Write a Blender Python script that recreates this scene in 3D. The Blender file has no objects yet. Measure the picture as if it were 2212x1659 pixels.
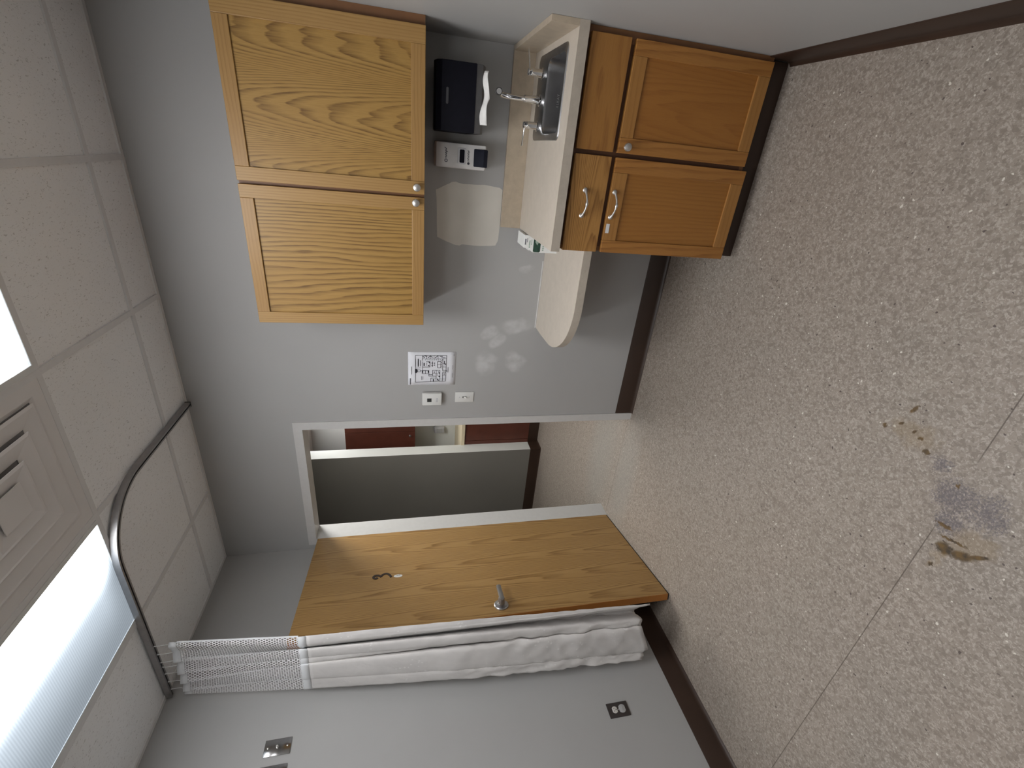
import bpy, bmesh, math, random
from mathutils import Vector, Matrix, noise
random.seed(7)
S = bpy.context.scene
C = S.collection
PI = math.pi

# ------------------------------------------------------------------ materials
class NT:
    def __init__(s, m):
        s.t = m.node_tree; s.n = s.t.nodes; s.l = s.t.links
    def new(s, typ, **kw):
        n = s.n.new(typ)
        for k, v in kw.items(): setattr(n, k, v)
        return n
    def put(s, sock, v):
        if v is None: return
        if hasattr(v, 'is_linked'): s.l.new(v, sock)
        else:
            try: sock.default_value = v
            except Exception: sock.default_value = (*v, 1)
    def math(s, op, a, b=None, c=None, clamp=False):
        n = s.new('ShaderNodeMath', operation=op, use_clamp=clamp)
        for i, v in enumerate((a, b, c)):
            s.put(n.inputs[i], v)
        return n.outputs[0]
    def noise(s, vec, scale, detail=3, rough=.5, dist=0.):
        n = s.new('ShaderNodeTexNoise'); s.put(n.inputs['Vector'], vec)
        n.inputs['Scale'].default_value = scale; n.inputs['Detail'].default_value = detail
        n.inputs['Roughness'].default_value = rough; n.inputs['Distortion'].default_value = dist
        return n.outputs[0]
    def ramp(s, f, stops, mode='LINEAR'):
        n = s.new('ShaderNodeValToRGB'); s.put(n.inputs[0], f)
        cr = n.color_ramp; cr.interpolation = mode
        while len(cr.elements) < len(stops): cr.elements.new(.5)
        for e, (p, c) in zip(cr.elements, stops):
            e.position = p; e.color = (*c, 1) if len(c) == 3 else c
        return n.outputs[0]
    def mix(s, f, a, b, mode='MIX'):
        n = s.new('ShaderNodeMix', data_type='RGBA', blend_type=mode)
        s.put(n.inputs[0], f); s.put(n.inputs[6], a); s.put(n.inputs[7], b)
        return n.outputs[2]
    def smooth(s, v, lo, hi):
        n = s.new('ShaderNodeMapRange', interpolation_type='SMOOTHSTEP', clamp=True)
        s.put(n.inputs[0], v); n.inputs[1].default_value = lo; n.inputs[2].default_value = hi
        return n.outputs[0]
    def xyz(s, vec):
        n = s.new('ShaderNodeSeparateXYZ'); s.l.new(vec, n.inputs[0]); return n.outputs
    def comb(s, x, y, z):
        n = s.new('ShaderNodeCombineXYZ')
        for i, v in enumerate((x, y, z)): s.put(n.inputs[i], v)
        return n.outputs[0]
    def scale(s, vec, sc):
        n = s.new('ShaderNodeMapping'); s.l.new(vec, n.inputs[0]); n.inputs['Scale'].default_value = sc
        return n.outputs[0]
    def bump(s, h, strength=.2, dist=.002):
        n = s.new('ShaderNodeBump'); s.put(n.inputs['Height'], h)
        n.inputs['Strength'].default_value = strength; n.inputs['Distance'].default_value = dist
        return n.outputs[0]

def mat(name):
    m = bpy.data.materials.new(name); m.use_nodes = True
    t = NT(m); b = t.n['Principled BSDF']
    return m, t, b
def simple(name, col, rough=.5, metal=0., spec=.5, var=.04, scale=40, bumpy=0.):
    m, t, b = mat(name)
    o = t.new('ShaderNodeTexCoord').outputs['Object']
    f = t.noise(o, scale, 3)
    lo = tuple(c*(1-var) for c in col); hi = tuple(min(1, c*(1+var)) for c in col)
    t.l.new(t.ramp(f, [(.3, lo), (.7, hi)]), b.inputs['Base Color'])
    b.inputs['Roughness'].default_value = rough; b.inputs['Metallic'].default_value = metal
    b.inputs['Specular IOR Level'].default_value = spec
    if bumpy: t.l.new(t.bump(f, bumpy), b.inputs['Normal'])
    return m

def oak(name, light, dark, along='z', ka=7., kb=420., w=.1, ph=0., nz=1.2, straight=0., contrast=.85, rough=.42, z0=0.):
    """flat sawn oak; object coordinates, grain along the given axis"""
    m, t, b = mat(name)
    o = t.new('ShaderNodeTexCoord').outputs['Object']
    x, y, z = t.xyz(o)
    ac, al = (x, z) if along == 'z' else (z, x)
    if along == 'y': ac, al = x, y
    al = t.math('ADD', al, z0)
    v = t.comb(ac, t.math('MULTIPLY', al, .16), y if along != 'y' else z)
    n1 = t.noise(v, 7., 2, .5)
    n2 = t.noise(v, 34., 3, .55)
    xx = t.math('SUBTRACT', t.math('PINGPONG', t.math('ADD', ac, ph+10*w), w), w*.12)
    cath = t.math('ADD', t.math('MULTIPLY', t.math('POWER', t.math('ABSOLUTE', xx), 2.), kb), t.math('MULTIPLY', al, ka))
    val = t.math('ADD', cath, t.math('MULTIPLY', ac, straight))
    val = t.math('ADD', val, t.math('MULTIPLY', n1, nz*2.2))
    val = t.math('ADD', val, t.math('MULTIPLY', n2, .55))
    ring = t.math('FRACT', val)
    band = t.ramp(ring, [(0., (.05, .05, .05)), (.40, (.0, .0, .0)), (.78, (.75, .75, .75)), (.92, (1, 1, 1)), (1., (.05, .05, .05))])
    pore = t.noise(t.comb(t.math('MULTIPLY', ac, 330.), t.math('MULTIPLY', al, 11.), 0.), 1., 3, .6)
    pore = t.smooth(pore, .42, .66)
    streak = t.noise(t.comb(t.math('MULTIPLY', ac, 150.), t.math('MULTIPLY', al, 4.), 3.), 1., 2, .55)
    streak = t.smooth(streak, .35, .68)
    tone = t.noise(t.comb(t.math('MULTIPLY', ac, 14.), t.math('MULTIPLY', al, .8), 0.), 1., 2, .5)
    f = t.math('MULTIPLY', band, t.math('ADD', .55, t.math('MULTIPLY', streak, .6)))
    f = t.math('ADD', t.math('MULTIPLY', f, contrast), t.math('MULTIPLY', pore, .20), clamp=True)
    col = t.mix(f, light, dark)
    col = t.mix(t.math('MULTIPLY', t.smooth(tone, .3, .75), .8), col, t.mix(.5, col, (light[0]*.82, light[1]*.76, light[2]*.68, 1)))
    t.l.new(col, b.inputs['Base Color'])
    b.inputs['Roughness'].default_value = rough
    b.inputs['Specular IOR Level'].default_value = .45
    t.l.new(t.bump(pore, .06, .0005), b.inputs['Normal'])
    return m

def emission(name, fn):
    m = bpy.data.materials.new(name); m.use_nodes = True
    t = NT(m); t.n.remove(t.n['Principled BSDF'])
    e = t.new('ShaderNodeEmission'); fn(t, e)
    t.l.new(e.outputs[0], t.n['Material Output'].inputs[0])
    return m

WALL = (.388, .385, .378)
def blob_field(t, px, py, blobs):
    """largest of (r - distance)/soft over the list, clamped 0..1"""
    tot = None
    for (cx, cy, rx, ry, a) in blobs:
        dx = t.math('SUBTRACT', px, cx); dy = t.math('SUBTRACT', py, cy)
        ca, sa = math.cos(a), math.sin(a)
        u = t.math('DIVIDE', t.math('ADD', t.math('MULTIPLY', dx, ca), t.math('MULTIPLY', dy, sa)), rx)
        v = t.math('DIVIDE', t.math('SUBTRACT', t.math('MULTIPLY', dy, ca), t.math('MULTIPLY', dx, sa)), ry)
        d = t.math('ADD', t.math('MULTIPLY', u, u), t.math('MULTIPLY', v, v))
        f = t.math('SUBTRACT', 1., d, clamp=True)
        tot = f if tot is None else t.math('MAXIMUM', tot, f)
    return tot

def wall_paint(name, col, smears=None):
    m, t, b = mat(name)
    o = t.new('ShaderNodeTexCoord').outputs['Object']
    f = t.noise(o, 2.2, 3)
    c = t.ramp(f, [(.3, tuple(k*.975 for k in col)), (.7, tuple(k*1.025 for k in col))])
    if smears:
        x, y, z = t.xyz(o)
        n = t.noise(o, 11., 2, .5)
        n = t.math('MULTIPLY', t.math('SUBTRACT', n, .5), .06)
        x2 = t.math('ADD', x, n); z2 = t.math('SUBTRACT', z, n)
        fld = blob_field(t, x2, z2, smears)
        k = t.math('MULTIPLY', t.smooth(fld, .0, .9), t.smooth(t.noise(o, 14., 4), .2, .75))
        c = t.mix(t.math('MULTIPLY', k, .85), c, (.58, .585, .58, 1))
    t.l.new(c, b.inputs['Base Color'])
    b.inputs['Roughness'].default_value = .55
    b.inputs['Specular IOR Level'].default_value = .35
    t.l.new(t.bump(t.noise(o, 350., 2), .05, .0006), b.inputs['Normal'])
    return m

M = {}
M['wall'] = wall_paint('wall paint', WALL)
M['wall_back'] = wall_paint('wall paint smeared', WALL, [
    (1.405, 1.055, .095, .085, .2), (1.415, .875, .09, .07, .4), (1.645, .885, .055, .115, .1),
    (1.60, 1.04, .05, .06, .6), (1.985, .865, .028, .055, .3), (1.55, .99, .04, .07, .5)])
M['wall_hall'] = wall_paint('hall paint', (.215, .202, .182))  # dark accent paint of the hall wall
M['wall_white'] = wall_paint('far white paint', (.72, .73, .70))
M['patch'] = simple('bare wall primer', (.62, .595, .54), .8, var=.03, scale=9)

# floor: chip-flecked sheet vinyl
def floor_mat():
    m, t, b = mat('flecked sheet vinyl')
    o = t.new('ShaderNodeTexCoord').outputs['Object']
    x, y, z = t.xyz(o)
    def chips(scale, stretch):
        v = t.new('ShaderNodeTexVoronoi'); v.inputs['Scale'].default_value = scale
        wob = t.new('ShaderNodeVectorMath', operation='ADD')
        nn = t.new('ShaderNodeTexNoise'); nn.inputs['Scale'].default_value = scale*.5
        t.l.new(o, nn.inputs['Vector'])
        sc = t.new('ShaderNodeVectorMath', operation='SCALE'); sc.inputs['Scale'].default_value = .02
        t.l.new(nn.outputs['Color'], sc.inputs[0])
        t.l.new(o, wob.inputs[0]); t.l.new(sc.outputs[0], wob.inputs[1])
        mp = t.new('ShaderNodeMapping'); mp.inputs['Scale'].default_value = stretch
        t.l.new(wob.outputs[0], mp.inputs[0]); t.l.new(mp.outputs[0], v.inputs['Vector'])
        return t.xyz(v.outputs['Color'])[0], v.outputs['Distance']
    r1, d1 = chips(195., (1, 1, 1)); r2, d2 = chips(130., (1, .8, 1)); r3, d3 = chips(85., (1, 1, 1))
    cloud = t.noise(o, 1.3, 3, .5)
    base = t.ramp(cloud, [(.3, (.262, .221, .186)), (.55, (.276, .234, .199)), (.75, (.252, .221, .190))])
    c = t.mix(t.math('MULTIPLY', t.smooth(r1, .50, .95), .9), base, (.395, .345, .302, 1))
    c = t.mix(t.math('MULTIPLY', t.smooth(r2, .62, .8), .6), c, (.180, .150, .124, 1))
    hot = t.math('MULTIPLY', t.math('GREATER_THAN', r3, .985), t.math('LESS_THAN', d3, .30))
    c = t.mix(hot, c, (.60, .56, .50, 1))
    cold = t.math('MULTIPLY', t.math('LESS_THAN', r3, .018), t.math('LESS_THAN', d3, .3))
    c = t.mix(cold, c, (.10, .08, .07, 1))
    # worn greyish patch by the doorway
    worn = blob_field(t, t.math('ADD', x, t.math('MULTIPLY', t.math('SUBTRACT', t.noise(o, 9., 3), .5), .25)), y,
                      [(.55, .28, .75, .28, 0.), (.55, -.10, .6, .18, .0)])
    c = t.mix(t.math('MULTIPLY', worn, .45), c, (.285, .28, .262, 1))
    # dried spill
    n = t.noise(o, 26., 4, .6); n2 = t.noise(o, 90., 3, .6)
    k = t.math('MULTIPLY', t.math('SUBTRACT', n, .5), .10)
    xs = t.math('ADD', x, k); ys = t.math('SUBTRACT', y, k)
    haze = blob_field(t, xs, ys, [(1.79, -1.775, .075, .085, .5), (1.805, -1.862, .075, .060, .3), (1.857, -1.705, .030, .045, 0.), (1.72, -1.80, .06, .06, .4)])
    n3 = t.noise(o, 170., 3, .65)
    hm = t.smooth(t.math('ADD', n3, t.math('MULTIPLY', haze, .30)), .56, .86)
    c = t.mix(t.math('MULTIPLY', t.math('MULTIPLY', t.smooth(haze, .0, .25), hm), .78), c, (.105, .092, .105, 1))
    tan = blob_field(t, xs, ys, [(1.70, -1.87, .055, .075, .7), (1.895, -1.60, .05, .09, 0.), (1.60, -1.82, .04, .02, 0.)])
    c = t.mix(t.math('MULTIPLY', t.smooth(tan, .0, .9), .32), c, (.23, .16, .075, 1))
    k2 = t.math('MULTIPLY', t.math('SUBTRACT', n2, .5), .022)
    xd = t.math('ADD', x, k2); yd = t.math('SUBTRACT', y, k2)
    dark = blob_field(t, xd, yd, [
        (1.640, -1.822, .024, .030, .3), (1.652, -1.862, .018, .040, .55), (1.678, -1.893, .008, .034, .75), (1.676, -1.830, .006, .045, .2), (1.700, -1.792, .007, .03, .1),
        (1.966, -1.570, .008, .020, 1.2), (1.873, -1.515, .010, .009, 0.), (1.906, -1.556, .006, .010, .8), (1.902, -1.60, .006, .012, .9),
        (1.893, -1.625, .008, .008, 0.), (1.866, -1.657, .011, .014, 0.), (1.826, -1.768, .010, .006, 0.5), (1.57, -1.816, .009, .007, 0.)])
    c = t.mix(t.math('MULTIPLY', t.smooth(dark, .02, .8), .95), c, t.ramp(t.noise(o, 45., 3), [(.35, (.035, .024, .014)), (.65, (.125, .072, .018))]))
    # welded seam and threshold joint
    seam = t.math('ABSOLUTE', t.math('ADD', y, 1.7745))
    gap = t.math('ABSOLUTE', t.math('SUBTRACT', x, 1.80)); vis = t.smooth(gap, .08, .16)
    c = t.mix(t.math('MULTIPLY', t.math('LESS_THAN', seam, .0016), t.math('MULTIPLY', vis, .75)), c, (.075, .058, .045, 1))
    thr = t.math('ABSOLUTE', t.math('SUBTRACT', y, .016))
    inx = t.math('MULTIPLY', t.math('GREATER_THAN', x, .05), t.math('LESS_THAN', x, 1.0))
    c = t.mix(t.math('MULTIPLY', t.math('LESS_THAN', thr, .0018), t.math('MULTIPLY', inx, .6)), c, (.10, .08, .065, 1))
    t.l.new(c, b.inputs['Base Color'])
    b.inputs['Roughness'].default_value = .42
    b.inputs['Specular IOR Level'].default_value = .35
    t.l.new(t.bump(r1, .04, .0006), b.inputs['Normal'])
    return m
M['floor'] = floor_mat()

def tile_mat():
    m, t, b = mat('fissured ceiling tile')
    o = t.new('ShaderNodeTexCoord').outputs['Object']
    n = t.noise(t.scale(o, (190., 85., 1.)), 1., 3, .6, .8)
    pits = t.smooth(n, .61, .67)
    n2 = t.noise(o, 330., 2)
    pin = t.smooth(n2, .66, .72)
    base = t.ramp(t.noise(o, 1.7, 2), [(.3, (.86, .865, .87)), (.7, (.91, .915, .92))])
    c = t.mix(t.math('MULTIPLY', pits, .62), base, (.40, .385, .37, 1))
    c = t.mix(t.math('MULTIPLY', pin, .18), c, (.36, .34, .32, 1))
    t.l.new(c, b.inputs['Base Color']); b.inputs['Roughness'].default_value = .9
    b.inputs['Specular IOR Level'].default_value = .1
    t.l.new(t.bump(t.math('SUBTRACT', 1., pits), .3, .002), b.inputs['Normal'])
    return m
M['tile'] = tile_mat()
M['grid'] = simple('painted steel tee', (.72, .715, .715), .5, var=.02)
M['fixture'] = simple('white enamel', (.70, .71, .70), .45, var=.02)
M['vent'] = simple('vent enamel', (.74, .72, .71), .5, var=.03, scale=6)
M['black'] = simple('door gap shade', (.02, .02, .02), .8)
M['throat'] = simple('duct', (.28, .27, .27), .8)

OL, OD = (.350, .206, .055), (.112, .052, .008)
M['oak_up_a'] = oak('oak veneer cathedral', OL, OD, 'z', 9., 780., .118, .02, 1.5)
M['oak_up_b'] = oak('oak veneer straight', OL, OD, 'z', 1.6, 60., .30, .0, 1.9, 46., contrast=1.)
M['oak_stile'] = oak('oak stile', (0.3608, 0.2156, 0.0739), (0.2200, 0.1144, 0.0317), 'z', .5, 40., .2, 0., .8, 90., contrast=.6)
M['oak_rail'] = oak('oak rail', (0.3432, 0.1980, 0.0660), (0.2068, 0.1038, 0.0282), 'x', .6, 300., .05, .03, 1.2, 60., contrast=.6)
ML, MD = (0.3626, 0.1643, 0.0400), (0.1628, 0.0577, 0.0111)
M['oak_low_a'] = oak('oak low panel', (0.3256, 0.1369, 0.0281), (0.2220, 0.0814, 0.0148), 'z', 4., 330., .12, .03, 1.2, contrast=.5)
M['oak_low_b'] = oak('oak low panel straight', (0.3219, 0.1406, 0.0296), (0.2146, 0.0829, 0.0155), 'z', 1.5, 60., .3, .0, 1.2, 60., contrast=.5)
M['oak_lstile'] = oak('oak low stile', ML, MD, 'z', 3., 420., .06, .02, 1.1, 20., contrast=.6)
M['oak_lrail'] = oak('oak low rail', (0.3552, 0.1717, 0.0459), (0.2146, 0.0888, 0.0207), 'x', .5, 200., .06, .0, .8, 50., contrast=.45)
M['oak_drawer'] = oak('oak drawer', (0.3774, 0.1939, 0.0555), (0.1406, 0.0548, 0.0118), 'x', 6., 1300., .078, .055, 1.3, contrast=.78, z0=.15)
M['oak_drawer2'] = oak('oak false drawer', (0.3256, 0.1517, 0.0370), (0.1776, 0.0710, 0.0163), 'x', 3., 320., .09, .0, 1.6, contrast=.55)
M['oak_door'] = oak('oak door veneer', (.375, .226, .084), (.185, .092, .023), 'z', 2.5, 900., .105, .03, 1.5, contrast=.95, rough=.38)
M['oak_edge'] = oak('oak door edge', (.40, .16, .035), (.27, .09, .018), 'z', .5, 20., .2, 0., .5, 60., contrast=.4)
M['carcass'] = simple('stained carcass', (.175, .078, .030), .5, var=.1, scale=12)
M['gap'] = simple('shaded face frame', (.085, .034, .014), .5, var=.1, scale=12)  # recess shadow between doors and drawers is put into this colour
M['laminate'] = None
def laminate(name, col, amt=.1):
    m, t, b = mat(name)
    o = t.new('ShaderNodeTexCoord').outputs['Object']
    n = t.noise(o, 22., 5, .65); n2 = t.noise(o, 140., 3, .6)
    c = t.ramp(n, [(.3, tuple(k*(1-amt) for k in col)), (.5, col), (.7, tuple(min(1, k*(1+amt)) for k in col))])
    c = t.mix(t.math('MULTIPLY', t.smooth(n2, .6, .75), .22), c, (col[0]*.7, col[1]*.62, col[2]*.52, 1))
    t.l.new(c, b.inputs['Base Color']); b.inputs['Roughness'].default_value = .4
    return m
M['laminate'] = laminate('beige laminate', (.56, .50, .425), .05)
M['lam_edge_shade'] = laminate('beige laminate edge', (.41, .36, .30), .09)  # same laminate as the top, darkened to paint in the edge's shade
M['lam_splash_shade'] = laminate('tan laminate splash', (.44, .365, .275), .10)  # the beige laminate again, cabinet shadow painted into its tone
M['cove'] = simple('brown vinyl base', (.036, .019, .012), .42, var=.12, scale=5)
M['frame'] = simple('door frame enamel', (.55, .545, .535), .4, var=.02)
M['steel'] = simple('brushed steel', (.42, .42, .43), .30, 1., var=.08, scale=30)
M['bowl'] = simple('bowl steel', (.40, .40, .41), .26, 1., var=.08, scale=30)
M['chrome'] = simple('chrome', (.80, .80, .80), .06, 1., var=.01)
M['aerator_reflect'] = simple('aerator steel', (.10, .10, .105), .3, 1., var=.05)  # dark reflection on the chrome spout tip given as base colour
M['nickel'] = simple('satin nickel', (.66, .65, .63), .38, 1., var=.03)
M['plate_steel'] = simple('plate steel', (.34, .335, .335), .16, 1., var=.05)
M['plastic_black'] = simple('black plastic', (.005, .005, .009), .5, var=.1, spec=.12)
M['plastic_grey'] = simple('grey plastic', (.075, .073, .075), .4, var=.1)
M['plastic_window'] = simple('smoked window', (.05, .05, .055), .2)
M['white_plastic'] = simple('white plastic', (.66, .66, .64), .4, var=.02)
M['soap_white'] = simple('dispenser white', (.62, .61, .60), .35, var=.03)
M['soap_grey'] = simple('dispenser grey', (.50, .50, .52), .4)
M['navy'] = simple('navy plastic', (.008, .010, .020), .55, spec=.2)
M['ink'] = simple('ink', (.025, .025, .035), .7)
M['ink_grey'] = simple('grey ink', (.16, .16, .18), .7)
M['lcd'] = simple('display', (.035, .037, .036), .3)
M['paper'] = simple('paper', (.74, .75, .79), .8, var=.015)
M['towel'] = simple('paper towel', (.80, .79, .77), .9, var=.04, scale=60, bumpy=.3)
M['white_box'] = simple('white carton', (.80, .81, .79), .6, var=.02)
M['green'] = simple('green print', (.020, .060, .040), .5, var=.5, scale=45)
M['pale_green'] = simple('pale green print', (.36, .45, .38), .5, var=.2, scale=70)
M['caulk'] = simple('white caulk', (.66, .66, .65), .6)
M['aluminium'] = simple('track aluminium', (.40, .39, .39), .48, 1., var=.06)
M['black_paint'] = simple('black painted digit', (.020, .010, .007), .45)
M['outlet_white'] = simple('outlet white', (.58, .56, .53), .4)
M['outlet_grey'] = simple('outlet guard', (.40, .40, .40), .4)
M['brown_plate'] = simple('brown plate', (.040, .033, .031), .35)
M['mahogany'] = simple('dark red laminate', (.105, .030, .018), .45, var=.12, scale=9)
M['cream'] = simple('cream counter', (.70, .60, .42), .45)

def fabric():
    m, t, b = mat('curtain cloth')
    uv = t.new('ShaderNodeUVMap').outputs[0]
    o = t.new('ShaderNodeTexCoord').outputs['Object']
    x, y, z = t.xyz(o)
    n = t.noise(t.scale(uv, (9., 7., 1.)), 1., 3, .6)
    v = t.new('ShaderNodeTexVoronoi'); v.inputs['Scale'].default_value = 42.
    t.l.new(uv, v.inputs['Vector'])
    dots = t.math('LESS_THAN', v.outputs['Distance'], .22)
    flower = t.smooth(t.noise(t.scale(uv, (5., 5., 1.)), 1., 1), .55, .62)
    pat = t.math('MULTIPLY', dots, flower)
    c = t.ramp(n, [(.3, (.56, .54, .525)), (.7, (.64, .617, .60))])
    c = t.mix(t.math('MULTIPLY', pat, .45), c, (.80, .79, .77, 1))
    v2 = t.new('ShaderNodeTexVoronoi'); v2.inputs['Scale'].default_value = 3.1; t.l.new(uv, v2.inputs['Vector'])
    big = t.math('LESS_THAN', v2.outputs['Distance'], .055)
    c = t.mix(t.math('MULTIPLY', big, .5), c, (.82, .81, .79, 1))
    t.l.new(c, b.inputs['Base Color']); b.inputs['Roughness'].default_value = .85
    b.inputs['Specular IOR Level'].default_value = .15
    cr = t.noise(t.scale(uv, (14., 9., 1.)), 1., 3, .55, .8)
    t.l.new(t.bump(cr, .35, .006), b.inputs['Normal'])
    return m
M['fabric'] = fabric()
M['band'] = simple('white tape', (.66, .67, .68), .7, var=.03)
def netting():
    m, t, b = mat('hexagonal netting')
    uv = t.new('ShaderNodeUVMap').outputs[0]
    x, y, z = t.xyz(uv)
    p = .0150
    # two interleaved round-hole lattices
    def hole(ox, oy):
        a = t.math('SUBTRACT', t.math('FRACT', t.math('ADD', t.math('DIVIDE', x, p), ox)), .5)
        c = t.math('SUBTRACT', t.math('FRACT', t.math('ADD', t.math('DIVIDE', y, p*1.55), oy)), .5)
        c = t.math('MULTIPLY', c, 1.55)
        return t.math('SQRT', t.math('ADD', t.math('MULTIPLY', a, a), t.math('MULTIPLY', c, c)))
    d = t.math('MINIMUM', hole(0, 0), hole(.5, .5))
    h = t.math('LESS_THAN', d, .34)
    b.inputs['Base Color'].default_value = (.72, .72, .73, 1); b.inputs['Roughness'].default_value = .8
    tr = t.new('ShaderNodeBsdfTransparent'); mx = t.new('ShaderNodeMixShader')
    t.l.new(h, mx.inputs[0]); t.l.new(b.outputs[0], mx.inputs[1]); t.l.new(tr.outputs[0], mx.inputs[2])
    t.l.new(mx.outputs[0], t.n['Material Output'].inputs[0])
    return m
M['netting'] = netting()

# ------------------------------------------------------------------ geometry helpers
def bm_new(): return bmesh.new()
def box(bm, x0, x1, y0, y1, z0, z1, bev=0., seg=2):
    r = bmesh.ops.create_cube(bm, size=1.)
    vs = r['verts']
    for v in vs:
        v.co = Vector(((x0+x1)/2 + v.co.x*(x1-x0), (y0+y1)/2 + v.co.y*(y1-y0), (z0+z1)/2 + v.co.z*(z1-z0)))
    if bev:
        es = list({e for v in vs for e in v.link_edges})
        bmesh.ops.bevel(bm, geom=es, offset=bev, segments=seg, profile=.5, affect='EDGES')
    return bm
def prism(bm, pts, f0, f1, bev=0.):
    """pts: 2D outline; f0/f1 map a 2D point to the two end faces"""
    a = [bm.verts.new(f0(*p)) for p in pts]; b = [bm.verts.new(f1(*p)) for p in pts]
    n = len(pts); fs = [bm.faces.new(a[::-1]), bm.faces.new(b)]
    for i in range(n):
        fs.append(bm.faces.new((a[i], a[(i+1) % n], b[(i+1) % n], b[i])))
    bmesh.ops.recalc_face_normals(bm, faces=fs)
    if bev:
        es = list({e for f in fs[:2] for e in f.edges})
        bmesh.ops.bevel(bm, geom=es, offset=bev, segments=2, profile=.5, affect='EDGES')
    return bm
def rrect(x0, x1, y0, y1, r, n=5):
    out = []
    for cx, cy, a0 in ((x1-r, y1-r, 0), (x0+r, y1-r, 90), (x0+r, y0+r, 180), (x1-r, y0+r, 270)):
        for i in range(n+1):
            a = math.radians(a0+90*i/n); out.append((cx+r*math.cos(a), cy+r*math.sin(a)))
    return out
def tube(bm, path, rad, seg=12, cap=True, squash=None):
    path = [Vector(p) for p in path]; n = len(path)
    rads = rad if isinstance(rad, (list, tuple)) else [rad]*n
    ref = None; rings = []
    for i, p in enumerate(path):
        d = (path[min(i+1, n-1)]-path[max(i-1, 0)]).normalized()
        if ref is None:
            ref = d.orthogonal().normalized()
        ref = (ref - d*ref.dot(d)).normalized(); q = d.cross(ref)
        rings.append([bm.verts.new(p + (ref*math.cos(2*PI*k/seg) + q*math.sin(2*PI*k/seg))*rads[i]) for k in range(seg)])
    for a, b in zip(rings, rings[1:]):
        for k in range(seg): bm.faces.new((a[k], a[(k+1) % seg], b[(k+1) % seg], b[k]))
    if cap:
        bm.faces.new(rings[0][::-1]); bm.faces.new(rings[-1])
    return bm
def lathe(bm, prof, origin, axis, seg=20):
    """prof: (distance along axis, radius)"""
    o = Vector(origin); d = Vector(axis).normalized(); u = d.orthogonal().normalized(); v = d.cross(u)
    rings = []
    for h, r in prof:
        if r < 1e-6: rings.append([bm.verts.new(o+d*h)])
        else: rings.append([bm.verts.new(o+d*h+(u*math.cos(2*PI*k/seg)+v*math.sin(2*PI*k/seg))*r) for k in range(seg)])
    for a, b in zip(rings, rings[1:]):
        for k in range(seg):
            k2 = (k+1) % seg
            if len(a) == 1 and len(b) == 1: continue
            if len(a) == 1: bm.faces.new((a[0], b[k2], b[k]))
            elif len(b) == 1: bm.faces.new((a[k], a[k2], b[0]))
            else: bm.faces.new((a[k], a[k2], b[k2], b[k]))
    return bm
def catmull(pts, n=8, closed=False):
    P = [Vector(p) for p in pts]; out = []
    m = len(P)
    for i in range(m-1):
        p0, p1, p2, p3 = P[max(i-1, 0)], P[i], P[i+1], P[min(i+2, m-1)]
        for k in range(n):
            t = k/n
            out.append(.5*((2*p1)+(p2-p0)*t+(2*p0-5*p1+4*p2-p3)*t*t+(3*p1-p0-3*p2+p3)*t**3))
    out.append(P[-1]); return out

def wloc(o):
    v = Vector((0, 0, 0))
    while o: v += o.location; o = o.parent
    return v
def obj(name, bm, m, parent=None, org=None, local=False, smooth=30, recalc=True):
    """link one mesh object. bm is in world coordinates (or in the parent's frame when local)"""
    if recalc: bmesh.ops.recalc_face_normals(bm, faces=bm.faces[:])
    if org is None:
        if parent is not None and not local: org = wloc(parent)
        else: org = Vector((0, 0, 0))
    org = Vector(org)
    for v in bm.verts: v.co -= org
    me = bpy.data.meshes.new(name); bm.to_mesh(me); bm.free()
    for k in (m if isinstance(m, (list, tuple)) else [m]): me.materials.append(M[k] if isinstance(k, str) else k)
    if smooth:
        me.polygons.foreach_set('use_smooth', [True]*len(me.polygons))
        me.set_sharp_from_angle(angle=math.radians(smooth))
    o = bpy.data.objects.new(name, me); C.objects.link(o)
    if parent is not None:
        o.parent = parent
        o.location = org if local else org - wloc(parent)
    else: o.location = org
    return o
def thing(name, label, cat, loc, group=None, rotz=0.):
    o = bpy.data.objects.new(name, None); C.objects.link(o)
    o.empty_display_size = .05
    o.location = loc; o.rotation_euler = (0, 0, rotz)
    return tag(o, label, cat, group)
def tag(o, label=None, cat=None, group=None, kind=None):
    if label: o['label'] = label
    if cat: o['category'] = cat
    if group: o['group'] = group
    if kind: o['kind'] = kind
    return o
def struct(o, label, cat):
    return tag(o, label, cat, None, 'structure')

# ------------------------------------------------------------------ dimensions (metres; back wall y=0, room towards -y)
H = 2.698; W = 2.988; T = .6096; YR = -4.5
GX = [.5537 + k*T for k in range(4)]
S0 = .2615; ROW = [-S0-k*T for k in range(8)]
DX0, DX1, DZ = .0947, .9708, 2.131      # door opening
FT = .0508                               # frame face
WD = .115                                # back wall thickness

# ------------------------------------------------------------------ room shell
bm = box(bm_new(), -1.75, 3.6, YR-.1, 2.55, -.1, 0)
struct(obj('floor', bm, 'floor', smooth=0), 'taupe flecked sheet vinyl floor with a dried brown spill', 'floor')
bm = box(bm_new(), -.1, 0, YR-.1, 0, 0, H+.1)
struct(obj('wall_left', bm, 'wall', smooth=0), 'plain grey wall behind the open door and curtain, with the steel plates', 'wall')
bm = box(bm_new(), W, W+.1, YR-.1, WD, 0, H+.1)
struct(obj('wall_right', bm, 'wall', smooth=0), 'plain grey wall at the sink end of the cabinets', 'wall')
bm = box(bm_new(), 0, W, YR-.1, YR, 0, H+.1)
struct(obj('wall_rear', bm, 'wall', smooth=0), 'plain grey wall behind the camera', 'wall')
bm = box(bm_new(), -.1, DX0-.03, 0, WD, 0, H+.1)
box(bm, DX1+.03, W, 0, WD, 0, H+.1); box(bm, DX0-.03, DX1+.03, 0, WD, DZ+.03, H+.1)
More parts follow.
